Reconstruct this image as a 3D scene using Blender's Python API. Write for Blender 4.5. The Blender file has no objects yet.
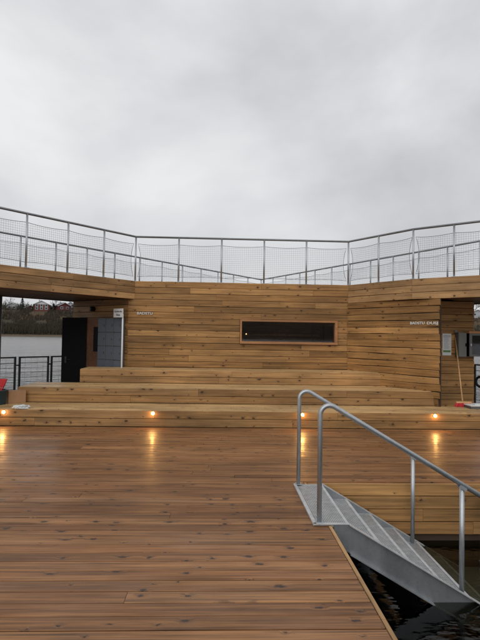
import bpy, bmesh, math, random
from mathutils import Vector, Matrix, geometry, noise
random.seed(7)
S = bpy.context.scene
COL = S.collection
R = math.radians

# ------------------------------------------------------------------ camera
FPX, EYE = 505.0, 1.70            # focal length in photo pixels (480x640), eye height above the deck
yaw, roll, pit = R(2.2), R(0.9), math.atan(15.5 / FPX)
c_r0 = Vector((math.cos(yaw), -math.sin(yaw), 0))
c_f = Vector((math.sin(yaw) * math.cos(pit), math.cos(yaw) * math.cos(pit), math.sin(pit)))
c_u0 = c_r0.cross(c_f)
c_r = math.cos(roll) * c_r0 + math.sin(roll) * c_u0
c_u = -math.sin(roll) * c_r0 + math.cos(roll) * c_u0
cam = bpy.data.cameras.new('camera')
cam.sensor_fit = 'VERTICAL'; cam.sensor_height = 36; cam.lens = 36 * FPX / 640
cam.clip_start = 0.05; cam.clip_end = 6000
camo = bpy.data.objects.new('camera', cam); COL.objects.link(camo)
camo.matrix_world = Matrix(((c_r.x, c_u.x, -c_f.x, 0), (c_r.y, c_u.y, -c_f.y, 0), (c_r.z, c_u.z, -c_f.z, EYE), (0, 0, 0, 1)))
S.camera = camo
EY = Vector((0, 0, EYE))
def ray(x, y): return (x - 240) * c_r + (320 - y) * c_u + FPX * c_f
def atz(x, y, z): d = ray(x, y); return EY + d * ((z - EYE) / d.z)
def aty(x, y, Y): d = ray(x, y); return EY + d * (Y / d.y)
def onseg(x, y, a, b):             # a pixel's ray on the vertical plane through a-b
    d = ray(x, y); n = Vector((-(b[1] - a[1]), b[0] - a[0], 0))
    return EY + d * (n.dot(Vector((a[0], a[1], 0)) - EY) / n.dot(d))

# ------------------------------------------------------------------ sky and sun (overcast)
SUN_EL, SUN_AZ = R(38), R(200)
W = bpy.data.worlds.new('World'); S.world = W; W.use_nodes = True
nt = W.node_tree; nt.nodes.clear()
def N(t, kind, **kw):
    n = t.nodes.new(kind)
    for k, v in kw.items(): setattr(n, k, v)
    return n
out = N(nt, 'ShaderNodeOutputWorld'); bg = N(nt, 'ShaderNodeBackground')
sky = N(nt, 'ShaderNodeTexSky', sky_type='NISHITA', sun_disc=False, sun_elevation=SUN_EL, sun_rotation=SUN_AZ)
sky.air_density = 1; sky.dust_density = 4
tc = N(nt, 'ShaderNodeTexCoord')
mp = N(nt, 'ShaderNodeMapping'); mp.inputs['Scale'].default_value = (1.0, 1.0, 1.5); mp.inputs['Location'].default_value = (111.69, 53.11, 156.27)
n1 = N(nt, 'ShaderNodeTexNoise'); n1.inputs['Scale'].default_value = 1.9; n1.inputs['Detail'].default_value = 7; n1.inputs['Roughness'].default_value = .5; n1.inputs['Distortion'].default_value = .25
cr = N(nt, 'ShaderNodeValToRGB')
cr.color_ramp.elements[0].position = .33; cr.color_ramp.elements[0].color = (.53, .535, .56, 1)
cr.color_ramp.elements[1].position = .66; cr.color_ramp.elements[1].color = (.86, .865, .875, 1)
sc = N(nt, 'ShaderNodeVectorMath', operation='SCALE'); sc.inputs['Scale'].default_value = 10.0
mx = N(nt, 'ShaderNodeMix', data_type='RGBA'); mx.inputs['Factor'].default_value = .97
L = nt.links.new
L(tc.outputs['Generated'], mp.inputs['Vector']); L(mp.outputs[0], n1.inputs['Vector']); L(n1.outputs['Fac'], cr.inputs['Fac'])
L(cr.outputs['Color'], sc.inputs[0]); L(sky.outputs['Color'], mx.inputs['A']); L(sc.outputs['Vector'], mx.inputs['B'])
L(mx.outputs['Result'], bg.inputs['Color']); bg.inputs['Strength'].default_value = 0.1
L(bg.outputs[0], out.inputs['Surface'])
sun = bpy.data.lights.new('sun', 'SUN'); sun.energy = .9; sun.angle = R(60); sun.color = (1, .97, .93)
suno = bpy.data.objects.new('sun', sun); COL.objects.link(suno)
sd = Vector((math.sin(SUN_AZ) * math.cos(SUN_EL), math.cos(SUN_AZ) * math.cos(SUN_EL), math.sin(SUN_EL)))
suno.rotation_euler = (-sd).to_track_quat('-Z', 'Y').to_euler(); suno.location = (0, -20, 30)
S.view_settings.view_transform = 'Standard'; S.view_settings.look = 'None'
S.view_settings.exposure = 0; S.view_settings.gamma = 1; S.view_settings.use_curve_mapping = False
S.render.engine = 'CYCLES'

# ------------------------------------------------------------------ materials
def newmat(name):
    m = bpy.data.materials.new(name); m.use_nodes = True
    t = m.node_tree; b = t.nodes['Principled BSDF']
    return m, t, b
def ramp(t, fac, stops):
    r = N(t, 'ShaderNodeValToRGB'); e = r.color_ramp.elements
    while len(e) < len(stops): e.new(.5)
    for k, (p, c) in enumerate(stops): e[k].position = p; e[k].color = (*c, 1) if len(c) == 3 else c
    t.links.new(fac, r.inputs['Fac']); return r.outputs['Color']
def math_(t, op, a, b=None, c=None, clamp=False):
    n = N(t, 'ShaderNodeMath', operation=op, use_clamp=clamp)
    for k, v in enumerate((a, b, c)):
        if v is None: continue
        if isinstance(v, (int, float)): n.inputs[k].default_value = v
        else: t.links.new(v, n.inputs[k])
    return n.outputs[0]
def mixc(t, f, a, b, blend='MIX'):
    n = N(t, 'ShaderNodeMix', data_type='RGBA', blend_type=blend)
    for k, v in (('Factor', f), ('A', a), ('B', b)):
        if isinstance(v, (int, float)): n.inputs[k].default_value = v
        elif isinstance(v, tuple): n.inputs[k].default_value = (*v, 1) if len(v) == 3 else v
        else: t.links.new(v, n.inputs[k])
    return n.outputs['Result']
def noise_(t, vec, scale, detail=3, rough=.5, dist=0):
    n = N(t, 'ShaderNodeTexNoise'); n.inputs['Scale'].default_value = scale; n.inputs['Detail'].default_value = detail
    n.inputs['Roughness'].default_value = rough; n.inputs['Distortion'].default_value = dist
    t.links.new(vec, n.inputs['Vector']); return n.outputs['Fac']
def mapping(t, vec, scale, loc=(0, 0, 0)):
    n = N(t, 'ShaderNodeMapping'); n.inputs['Scale'].default_value = scale; n.inputs['Location'].default_value = loc
    t.links.new(vec, n.inputs['Vector']); return n.outputs[0]

def wood(name, tones, knot=(.035, .016, .007), rough=(.45, .7), wet=0.0, knots=1.0, worn=None, spec=.35, grain=2.2, dens=.5, vary=.36, bigv=1.0, kr=(.055, .13), streak=None, ksoft=1.7):
    """planed softwood; x runs along the board, y across it. tones: three base colours picked per board"""
    m, t, b = newmat(name); lk = t.links.new
    tcn = N(t, 'ShaderNodeTexCoord'); oi = N(t, 'ShaderNodeObjectInfo')
    ofs = N(t, 'ShaderNodeCombineXYZ')
    lk(math_(t, 'MULTIPLY', oi.outputs['Random'], 71.3), ofs.inputs[0]); lk(math_(t, 'MULTIPLY', oi.outputs['Random'], 13.7), ofs.inputs[1]); lk(math_(t, 'MULTIPLY', oi.outputs['Random'], 47.9), ofs.inputs[2])
    ad = N(t, 'ShaderNodeVectorMath', operation='ADD'); lk(tcn.outputs['Object'], ad.inputs[0]); lk(ofs.outputs[0], ad.inputs[1])
    P = ad.outputs[0]
    # knots
    vo = N(t, 'ShaderNodeTexVoronoi', voronoi_dimensions='2D', feature='F1'); vo.inputs['Scale'].default_value = 1
    dn = N(t, 'ShaderNodeTexNoise'); dn.inputs['Scale'].default_value = 22; dn.inputs['Detail'].default_value = 3; lk(P, dn.inputs['Vector'])
    dv_ = N(t, 'ShaderNodeVectorMath', operation='MULTIPLY_ADD'); lk(dn.outputs['Color'], dv_.inputs[0]); dv_.inputs[1].default_value = (.30, .26, .3); lk(mapping(t, P, (4.2, 6.5, 5.0)), dv_.inputs[2])
    lk(dv_.outputs[0], vo.inputs['Vector'])
    sep = N(t, 'ShaderNodeSeparateColor'); lk(vo.outputs['Color'], sep.inputs[0])
    on = math_(t, 'GREATER_THAN', sep.outputs[0], dens)
    rad = math_(t, 'MULTIPLY_ADD', math_(t, 'POWER', sep.outputs[1], 2.0), kr[1], kr[0])
    kn = math_(t, 'SUBTRACT', 1.0, math_(t, 'DIVIDE', vo.outputs['Distance'], rad), clamp=True)
    kn = math_(t, 'MULTIPLY', math_(t, 'MULTIPLY', kn, ksoft, clamp=True), on)
    halo = math_(t, 'MULTIPLY', math_(t, 'SUBTRACT', 1.0, math_(t, 'DIVIDE', vo.outputs['Distance'], math_(t, 'MULTIPLY', rad, 2.6)), clamp=True), on)
    # grain, bent round the knots
    sx = N(t, 'ShaderNodeSeparateXYZ'); lk(P, sx.inputs[0])
    cb = N(t, 'ShaderNodeCombineXYZ')
    lk(math_(t, 'MULTIPLY', sx.outputs[0], .9), cb.inputs[0])
    lk(math_(t, 'MULTIPLY_ADD', halo, .9, math_(t, 'MULTIPLY', sx.outputs[1], 26)), cb.inputs[1])
    lk(math_(t, 'MULTIPLY', sx.outputs[2], 26), cb.inputs[2])
    g1 = noise_(t, cb.outputs[0], 1.0, 4, .6, .25)
    g2 = noise_(t, mapping(t, cb.outputs[0], (1.6, 4.5, 4.5)), 1.0, 2, .6)
    big = noise_(t, mapping(t, P, (.9, 2.2, 2.2)), 1.0, 3, .55)
    fine = math_(t, 'ADD', math_(t, 'MULTIPLY', g1, .65), math_(t, 'MULTIPLY', g2, .35))
    pick = ramp(t, oi.outputs['Random'], [(0, tones[0]), (.5, tones[1]), (1, tones[2])])
    # shuffle the pick so that it does not follow the texture offset
    wn = N(t, 'ShaderNodeTexWhiteNoise', noise_dimensions='1D'); lk(math_(t, 'MULTIPLY', oi.outputs['Random'], 917.0), wn.inputs['W'])
    val = math_(t, 'MULTIPLY_ADD', wn.outputs['Value'], vary, 1 - vary / 2)
    gv = math_(t, 'MAXIMUM', math_(t, 'MULTIPLY_ADD', fine, grain, 1 - grain / 2), .25)
    bv = math_(t, 'MULTIPLY_ADD', big, bigv, 1 - bigv / 2)
    tot = math_(t, 'MULTIPLY', math_(t, 'MULTIPLY', gv, bv), val)
    vm = N(t, 'ShaderNodeVectorMath', operation='SCALE'); lk(pick, vm.inputs[0]); lk(tot, vm.inputs['Scale'])
    colr = vm.outputs[0]
    geo = N(t, 'ShaderNodeNewGeometry')
    stain = noise_(t, mapping(t, geo.outputs['Position'], (.55, .9, 1.5)), 1.0, 6, .65)
    sv = N(t, 'ShaderNodeVectorMath', operation='SCALE'); lk(colr, sv.inputs[0]); lk(math_(t, 'MULTIPLY_ADD', stain, 1.3, .35), sv.inputs['Scale']); colr = sv.outputs[0]
    if streak:
        hi_ = math_(t, 'MULTIPLY', math_(t, 'MULTIPLY', math_(t, 'SUBTRACT', g1, .56), 7.0, clamp=True), .55)
        colr = mixc(t, hi_, colr, streak)
        lo_ = math_(t, 'MULTIPLY', math_(t, 'MULTIPLY', math_(t, 'SUBTRACT', .46, g2), 7.0, clamp=True), .35)
        colr = mixc(t, lo_, colr, tuple(x * .3 for x in tones[0]))
    if worn:
        wmask = math_(t, 'MULTIPLY', math_(t, 'MULTIPLY', math_(t, 'SUBTRACT', noise_(t, mapping(t, P, (.55, 3.2, 3.2)), 1.0, 4, .6), .60), 6.0, clamp=True), .55)
        colr = mixc(t, wmask, colr, worn)
    colr = mixc(t, math_(t, 'MULTIPLY', halo, .35 * knots), colr, tuple(x * 2.2 for x in knot))
    colr = mixc(t, math_(t, 'MULTIPLY', kn, .88 * knots), colr, knot)
    lk(colr, b.inputs['Base Color'])
    patch = noise_(t, geo.outputs['Position'], 1.3, 4, .6)
    rr = N(t, 'ShaderNodeMapRange'); rr.inputs['From Min'].default_value = .35; rr.inputs['From Max'].default_value = .65
    rr.inputs['To Min'].default_value = rough[0]; rr.inputs['To Max'].default_value = rough[1]; lk(patch, rr.inputs['Value'])
    lk(math_(t, 'MULTIPLY_ADD', math_(t, 'SUBTRACT', fine, .5), .25, rr.outputs[0]), b.inputs['Roughness'])
    b.inputs['Specular IOR Level'].default_value = spec
    if wet:
        wr = N(t, 'ShaderNodeMapRange'); wr.inputs['From Min'].default_value = .42; wr.inputs['From Max'].default_value = .6
        wr.inputs['To Min'].default_value = wet; wr.inputs['To Max'].default_value = wet * .35; lk(patch, wr.inputs['Value'])
        lk(wr.outputs[0], b.inputs['Coat Weight']); b.inputs['Coat Roughness'].default_value = .2; b.inputs['Coat IOR'].default_value = 1.33
    bp = N(t, 'ShaderNodeBump'); bp.inputs['Strength'].default_value = .35; bp.inputs['Distance'].default_value = .004
    lk(math_(t, 'SUBTRACT', fine, math_(t, 'MULTIPLY', kn, .25)), bp.inputs['Height']); lk(bp.outputs[0], b.inputs['Normal'])
    return m

def plain(name, colr, rough=.5, metal=0, var=.15, scale=6, bump=0, spec=.5):
    m, t, b = newmat(name)
    g = N(t, 'ShaderNodeTexCoord')
    f = noise_(t, g.outputs['Object'], scale, 4, .6)
    k = math_(t, 'MULTIPLY_ADD', f, 2 * var, 1 - var)
    vm = N(t, 'ShaderNodeVectorMath', operation='SCALE'); vm.inputs[0].default_value = colr; t.links.new(k, vm.inputs['Scale'])
    t.links.new(vm.outputs[0], b.inputs['Base Color'])
    b.inputs['Metallic'].default_value = metal; b.inputs['Specular IOR Level'].default_value = spec
    t.links.new(math_(t, 'MULTIPLY_ADD', f, .2, rough - .1), b.inputs['Roughness'])
    if bump:
        bp = N(t, 'ShaderNodeBump'); bp.inputs['Strength'].default_value = bump; bp.inputs['Distance'].default_value = .01
        t.links.new(f, bp.inputs['Height']); t.links.new(bp.outputs[0], b.inputs['Normal'])
    return m

def galvanised(name, base=(.46, .485, .50)):
    m, t, b = newmat(name)
    g = N(t, 'ShaderNodeTexCoord')
    vo = N(t, 'ShaderNodeTexVoronoi'); vo.inputs['Scale'].default_value = 42; t.links.new(g.outputs['Object'], vo.inputs['Vector'])
    sp = N(t, 'ShaderNodeSeparateColor'); t.links.new(vo.outputs['Color'], sp.inputs[0])
    st = noise_(t, mapping(t, g.outputs['Object'], (5, 5, 1.4)), 1.0, 5, .6)
    k = math_(t, 'ADD', math_(t, 'MULTIPLY_ADD', sp.outputs[0], .09, .62), math_(t, 'MULTIPLY', st, .6))
    vm = N(t, 'ShaderNodeVectorMath', operation='SCALE'); vm.inputs[0].default_value = base; t.links.new(k, vm.inputs['Scale'])
    t.links.new(vm.outputs[0], b.inputs['Base Color'])
    b.inputs['Metallic'].default_value = .75
    t.links.new(math_(t, 'MULTIPLY_ADD', st, .35, .22), b.inputs['Roughness'])
    return m

M = {}
M['deck'] = wood('deck wood', [(.19, .082, .030), (.22, .100, .038), (.25, .122, .049)], knot=(.030, .019, .014), rough=(.36, .54), wet=.18, worn=(.32, .20, .115), spec=.3, grain=3.6, dens=.50, vary=.32, bigv=1.1, kr=(.06, .13), streak=(.33, .172, .066), ksoft=2.1)
M['pine'] = wood('pressure treated pine', [(.27, .142, .049), (.315, .170, .061), (.36, .202, .076)], knot=(.035, .016, .007), rough=(.5, .7), wet=.06, dens=.64, vary=.42, grain=2.6, kr=(.05, .11))
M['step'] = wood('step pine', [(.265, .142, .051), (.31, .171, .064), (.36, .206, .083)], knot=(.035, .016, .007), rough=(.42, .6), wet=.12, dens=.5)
M['tread'] = wood('skylit step pine', [(.47, .295, .13), (.50, .32, .145), (.53, .345, .16)], knot=(.07, .032, .014), rough=(.42, .6), wet=.12, dens=.6, vary=.22)  # step pine made paler: sky light on the treads put into the colour
M['fascia'] = wood('fascia pine', [(.32, .185, .080), (.35, .206, .090), (.38, .226, .102)], knot=(.05, .024, .011), rough=(.5, .7), dens=.5)
M['frame_wood'] = wood('window frame wood', [(.36, .17, .07), (.37, .18, .075), (.38, .185, .08)], rough=(.4, .6), knots=.2, grain=1.6)
M['core'] = plain('dark sheathing', (.05, .03, .018), .9)
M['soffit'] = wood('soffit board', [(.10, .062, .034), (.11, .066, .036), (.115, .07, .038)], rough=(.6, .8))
M['inner_wood'] = wood('interior wood', [(.17, .075, .036), (.18, .08, .038), (.19, .085, .04)], rough=(.5, .7))
M['sauna_wood'] = wood('sauna interior wood', [(.42, .20, .10), (.44, .21, .10), (.46, .22, .11)], rough=(.5, .7), knots=.4)
M['galv'] = galvanised('galvanised steel')
M['galv_dark'] = galvanised('galvanised steel of the roof rail', (.20, .21, .22))
M['galv_mid'] = galvanised('galvanised steel of the stair', (.35, .368, .38))
M['wire'] = plain('net wire', (.22, .23, .24), .5, .3)
M['black'] = plain('black paint', (.004, .004, .0045), .6, spec=.15)
M['darkmetal'] = plain('dark coated steel', (.035, .036, .038), .45, .3)
M['grey'] = plain('grey enamel', (.14, .145, .135), .5, 0, .1)
M['greydk'] = plain('grey steel', (.13, .135, .13), .5, .4, .1)
M['locker'] = plain('blue grey locker enamel', (.10, .12, .15), .45, 0, .08)
M['lockerframe'] = plain('dark grey locker body', (.09, .095, .105), .5)
M['white'] = plain('white enamel', (.74, .75, .74), .45, 0, .05)
M['offwhite'] = plain('white plastic', (.62, .66, .66), .5, 0, .12, 20)
M['letter'] = plain('grey white letters', (.60, .60, .57), .6, 0, .2, 30)
M['ink'] = plain('dark print', (.02, .02, .025), .6)
M['inkgrey'] = plain('grey print', (.30, .31, .33), .7)
M['green'] = plain('green print', (.10, .22, .07), .6)
M['red'] = plain('red plastic', (.55, .018, .025), .4, 0, .1)
M['teal'] = plain('dark teal plastic', (.018, .05, .065), .4)
M['cardboard'] = plain('cardboard', (.40, .225, .115), .8, 0, .14, 14)
M['broomstick'] = wood('broom wood', [(.55, .32, .15), (.55, .32, .15), (.55, .32, .15)], knots=0)
M['rubber'] = plain('black rubber', (.02, .02, .02), .7)
M['float'] = plain('dark pontoon', (.02, .02, .022), .8)
M['slab'] = plain('algae covered concrete', (.15, .15, .13), .9, 0, .25, 3)

def glass_mat():
    m, t, b = newmat('window glass'); t.nodes.remove(b)
    o = t.nodes['Material Output']
    gl = N(t, 'ShaderNodeBsdfGlossy'); gl.inputs['Roughness'].default_value = .02; gl.inputs['Color'].default_value = (.9, .95, 1, 1)
    tr = N(t, 'ShaderNodeBsdfTransparent'); tr.inputs['Color'].default_value = (.88, .86, .84, 1)
    fr = N(t, 'ShaderNodeFresnel'); fr.inputs['IOR'].default_value = 1.6
    mxs = N(t, 'ShaderNodeMixShader'); t.links.new(math_(t, 'MULTIPLY', fr.outputs[0], 1.2, clamp=True), mxs.inputs[0]); t.links.new(tr.outputs[0], mxs.inputs[1]); t.links.new(gl.outputs[0], mxs.inputs[2])
    t.links.new(mxs.outputs[0], o.inputs['Surface']); return m
M['glass'] = glass_mat()

WATER_Z = -0.68
def water_mat():
    m, t, b = newmat('lake water'); t.nodes.remove(b)
    o = t.nodes['Material Output']
    geo = N(t, 'ShaderNodeNewGeometry')
    w1 = noise_(t, mapping(t, geo.outputs['Position'], (1.0, 1.6, 1)), 1.7, 3, .55, .6)
    w2 = noise_(t, mapping(t, geo.outputs['Position'], (1.0, 1.5, 1)), 7.0, 2, .5, .3)
    w0 = noise_(t, mapping(t, geo.outputs['Position'], (.6, 1.2, 1)), .35, 3, .6, .4)
    h = math_(t, 'MULTIPLY_ADD', w0, 3.0, math_(t, 'MULTIPLY_ADD', w2, .22, w1))
    bp = N(t, 'ShaderNodeBump'); bp.inputs['Distance'].default_value = .13; t.links.new(h, bp.inputs['Height'])
    ds = N(t, 'ShaderNodeVectorMath', operation='DISTANCE'); t.links.new(geo.outputs['Position'], ds.inputs[0]); ds.inputs[1].default_value = (3.5, 3.0, WATER_Z)
    mb_ = N(t, 'ShaderNodeMapRange'); mb_.inputs['From Min'].default_value = 7; mb_.inputs['From Max'].default_value = 22; mb_.inputs['To Min'].default_value = .17; mb_.inputs['To Max'].default_value = .85
    t.links.new(ds.outputs['Value'], mb_.inputs['Value']); t.links.new(mb_.outputs[0], bp.inputs['Strength'])
    gl = N(t, 'ShaderNodeBsdfGlossy')
    mr = N(t, 'ShaderNodeMapRange'); mr.inputs['From Min'].default_value = 7; mr.inputs['From Max'].default_value = 22; mr.inputs['To Min'].default_value = .04; mr.inputs['To Max'].default_value = .14   # sheltered pool, windy lake
    t.links.new(ds.outputs['Value'], mr.inputs['Value']); t.links.new(mr.outputs[0], gl.inputs['Roughness'])
    tr = N(t, 'ShaderNodeBsdfTransparent'); tr.inputs['Color'].default_value = (.46, .47, .38, 1)
    fr = N(t, 'ShaderNodeFresnel'); fr.inputs['IOR'].default_value = 1.33
    t.links.new(bp.outputs[0], gl.inputs['Normal'])
    mxs = N(t, 'ShaderNodeMixShader'); t.links.new(fr.outputs[0], mxs.inputs[0]); t.links.new(tr.outputs[0], mxs.inputs[1]); t.links.new(gl.outputs[0], mxs.inputs[2])
    t.links.new(mxs.outputs[0], o.inputs['Surface']); return m
M['water'] = water_mat()

def lamp_mat():
    m, t, b = newmat('lit lamp lens'); b.inputs['Emission Color'].default_value = (1, .62, .25, 1); b.inputs['Emission Strength'].default_value = 2.6
    b.inputs['Base Color'].default_value = (.9, .8, .6, 1); return m
M['lamp'] = lamp_mat()

def grating_mat():
    m, t, b = newmat('serrated galvanised grating')
    g = N(t, 'ShaderNodeTexCoord')
    st = noise_(t, g.outputs['Object'], 14, 4, .6)
    t.links.new(ramp(t, st, [(.3, (.48, .50, .51)), (.7, (.66, .68, .69))]), b.inputs['Base Color'])
    b.inputs['Metallic'].default_value = .55; b.inputs['Roughness'].default_value = .5; return m
M['grating'] = grating_mat()
def perforated_mat():
    m, t, b = newmat('perforated galvanised plate')
    g = N(t, 'ShaderNodeTexCoord'); sx = N(t, 'ShaderNodeSeparateXYZ'); t.links.new(g.outputs['Object'], sx.inputs[0])
    k = 2 * math.pi / .034
    a = math_(t, 'SINE', math_(t, 'MULTIPLY', math_(t, 'ADD', sx.outputs[0], sx.outputs[1]), k)); c = math_(t, 'SINE', math_(t, 'MULTIPLY', math_(t, 'SUBTRACT', sx.outputs[0], sx.outputs[1]), k))
    hole = math_(t, 'MULTIPLY', math_(t, 'SUBTRACT', math_(t, 'MULTIPLY', a, c), .12), 5.0, clamp=True)
    st = noise_(t, g.outputs['Object'], 14, 4, .6)
    base = ramp(t, st, [(.3, (.40, .42, .43)), (.7, (.60, .62, .63))])
    t.links.new(mixc(t, hole, base, (.06, .065, .07)), b.inputs['Base Color'])
    t.links.new(math_(t, 'MULTIPLY_ADD', hole, -.5, .5), b.inputs['Metallic']); b.inputs['Roughness'].default_value = .5
    bp = N(t, 'ShaderNodeBump', invert=True); bp.inputs['Strength'].default_value = .8; bp.inputs['Distance'].default_value = .004
    t.links.new(hole, bp.inputs['Height']); t.links.new(bp.outputs[0], b.inputs['Normal']); return m
M['perforated'] = perforated_mat()

def hill_mat():
    m, t, b = newmat('autumn hillside')
    geo = N(t, 'ShaderNodeNewGeometry'); sp = N(t, 'ShaderNodeSeparateXYZ'); t.links.new(geo.outputs['Position'], sp.inputs[0])
    n = noise_(t, mapping(t, geo.outputs['Position'], (.05, .05, .12)), 1.0, 5, .65)
    zz = math_(t, 'MULTIPLY_ADD', math_(t, 'SUBTRACT', n, .5), 10.0, sp.outputs[2])
    c = ramp(t, math_(t, 'DIVIDE', zz, 20.0, clamp=True), [(0, (.11, .082, .05)), (.09, (.034, .030, .019)), (.40, (.042, .036, .021)), (.56, (.095, .058, .026)), (.74, (.075, .053, .028)), (.95, (.038, .038, .023))])
    t.links.new(c, b.inputs['Base Color']); b.inputs['Roughness'].default_value = .95; return m
M['hill'] = hill_mat()
M['scrub'] = plain('bare scrub', (.050, .041, .026), .95, 0, .5, .2)
M['bark'] = plain('grey bark', (.05, .042, .036), .9, 0, .3, 2)
M['needles'] = plain('dark conifer needles', (.012, .02, .014), .9, 0, .3, 1)
M['redpaint'] = plain('red house paint', (.12, .028, .024), .7, 0, .15, .7)
M['housewhite'] = plain('white house paint', (.60, .61, .62), .7, 0, .06, .7)
M['housegrey'] = plain('pale grey house paint', (.38, .39, .41), .7, 0, .1, .7)
M['rooftile'] = plain('dark roof tiles', (.035, .035, .04), .7, 0, .3, 2)
M['housepane'] = plain('dark house pane', (.03, .035, .045), .2)
M['bed'] = plain('lake bed', (.02, .022, .018), 1)

# ------------------------------------------------------------------ object helpers
def link(o): COL.objects.link(o); return o
def mesh_from(name, verts, faces, mat=None, smooth=False):
    me = bpy.data.meshes.new(name); me.from_pydata([tuple(v) for v in verts], [], faces); me.update()
    if mat: me.materials.append(M[mat])
    if smooth:
        for p in me.polygons: p.use_smooth = True
    return me
def put(name, me, parent=None, mw=None):
    """link a mesh; mw is its world matrix; the parent chain is a pure translation or identity"""
    o = bpy.data.objects.new(name, me); link(o)
    if mw is not None: o.matrix_basis = mw
    if parent is not None:
        o.parent = parent
        if parent.get('_loc') is not None: o.matrix_parent_inverse = Matrix.Translation(-Vector(parent['_loc']))
    return o
def thing(name, label, cat, loc, group=None):
    o = bpy.data.objects.new(name, None); link(o); o.location = loc; o['_loc'] = list(loc); o.empty_display_size = .1
    o['label'] = label; o['category'] = cat
    if group: o['group'] = group
    return o
def tag(o, label, cat, group=None):
    o['label'] = label; o['category'] = cat
    if group: o['group'] = group
    return o
class MB:
    def __init__(s): s.v = []; s.f = []
    def add(s, vs, fs):
        k = len(s.v); s.v += [Vector(v) for v in vs]; s.f += [tuple(i + k for i in f) for f in fs]; return s
    def box(s, c, d, ex=(1, 0, 0), ey=(0, 1, 0), ez=(0, 0, 1)):
        c = Vector(c); a = Vector(ex) * d[0] / 2; b = Vector(ey) * d[1] / 2; e = Vector(ez) * d[2] / 2
        vs = [c + sx * a + sy * b + sz * e for sz in (-1, 1) for sx, sy in ((-1, -1), (1, -1), (1, 1), (-1, 1))]
        return s.add(vs, [(3, 2, 1, 0), (4, 5, 6, 7), (0, 1, 5, 4), (1, 2, 6, 5), (2, 3, 7, 6), (3, 0, 4, 7)])
    def tube(s, pts, r, n=10, cap=True, closed=False):
        pts = [Vector(p) for p in pts]; rings = []; prev = None
        rr = r if isinstance(r, (list, tuple)) else [r] * len(pts)
        for i, p in enumerate(pts):
            a = pts[i - 1] if (i > 0 or closed) else p; b = pts[(i + 1) % len(pts)] if (i < len(pts) - 1 or closed) else p
            tg = (b - a).normalized()
            if prev is None:
                up = Vector((0, 0, 1)) if abs(tg.z) < .9 else Vector((0, 1, 0)); x = tg.cross(up).normalized()
            else: x = (prev - tg * prev.dot(tg)).normalized()
            prev = x; y = tg.cross(x)
            rings.append([p + rr[i] * (math.cos(2 * math.pi * k / n) * x + math.sin(2 * math.pi * k / n) * y) for k in range(n)])
        vs = [v for rg in rings for v in rg]; fs = []
        m = len(pts)
        for i in range(m if closed else m - 1):
            j = (i + 1) % m
            for k in range(n): fs.append((i * n + k, i * n + (k + 1) % n, j * n + (k + 1) % n, j * n + k))
        if cap and not closed: fs += [tuple(range(n - 1, -1, -1)), tuple((m - 1) * n + k for k in range(n))]
        return s.add(vs, fs)
    def prism(s, poly, z0, z1):
        n = len(poly); tri = geometry.tessellate_polygon([[Vector((p[0], p[1], 0)) for p in poly]])
        vs = [(p[0], p[1], z0) for p in poly] + [(p[0], p[1], z1) for p in poly]
        fs = [(a, b, c) for a, b, c in tri] + [(a + n, b + n, c + n) for a, b, c in tri] + [(i, (i + 1) % n, (i + 1) % n + n, i + n) for i in range(n)]
        return s.add(vs, fs)
    def mesh(s, name, mat, smooth=False):
        me = mesh_from(name, s.v, s.f, mat)
        bm = bmesh.new(); bm.from_mesh(me); bmesh.ops.recalc_face_normals(bm, faces=bm.faces); bm.to_mesh(me); bm.free()
        if smooth: me.polygons.foreach_set('use_smooth', [True] * len(me.polygons))
        return me
    def put(s, name, mat, parent=None, smooth=False): return put(name, s.mesh(name, mat, smooth), parent)
def frame(ex, ez, o):
    ex = Vector(ex).normalized(); ez = Vector(ez).normalized(); ey = ez.cross(ex)
    return Matrix(((ex.x, ey.x, ez.x, o[0]), (ex.y, ey.y, ez.y, o[1]), (ex.z, ey.z, ez.z, o[2]), (0, 0, 0, 1)))
_bc = {}
def board_mesh(Lg, Wd, T, mat, ch=.006, wob=0, kind=0):
    key = (round(Lg, 3), round(Wd, 4), round(T, 4), mat, ch, wob, kind)
    if key in _bc: return _bc[key]
    n = 1 if not wob else 5
    rng = random.Random(hash(key[:3]) + kind * 31)
    vs = []; fs = []
    for i in range(n + 1):
        x = -Lg / 2 + Lg * i / n
        a = -Wd / 2 + (rng.uniform(-wob, wob) if wob else 0); b = Wd / 2 + (rng.uniform(-wob, wob) if wob else 0)
        tz = T / 2 + (rng.uniform(-wob, wob) * .5 if wob else 0)
        vs += [(x, a, -T / 2), (x, b, -T / 2), (x, b, tz - ch), (x, b - ch, tz), (x, a + ch, tz), (x, a, tz - ch)]
    for i in range(n):
        for k in range(6): fs.append((i * 6 + k, i * 6 + (k + 1) % 6, i * 6 + 6 + (k + 1) % 6, i * 6 + 6 + k))
    fs += [tuple(range(5, -1, -1)), tuple(n * 6 + k for k in range(6))]
    me = mesh_from('board', vs, fs, mat)
    bm = bmesh.new(); bm.from_mesh(me); bmesh.ops.recalc_face_normals(bm, faces=bm.faces); bm.to_mesh(me); bm.free()
    _bc[key] = me; return me
def board(name, parent, p0, p1, nrm, Wd, T, mat, tilt=0, twist=0, ch=.006, wob=0, kind=0):
    """one board between p0 and p1 (centre line of its outer face), outer normal nrm"""
    p0, p1, nrm = Vector(p0), Vector(p1), Vector(nrm).normalized()
    ex = (p1 - p0).normalized()
    mw = frame(ex, nrm, (p0 + p1) / 2 - nrm * T / 2)
    if tilt or twist: mw = mw @ Matrix.Rotation(tilt, 4, 'X') @ Matrix.Rotation(twist, 4, 'Z')
    return put(name, board_mesh((p1 - p0).length, Wd, T, mat, ch, wob, kind), parent, mw)
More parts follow.
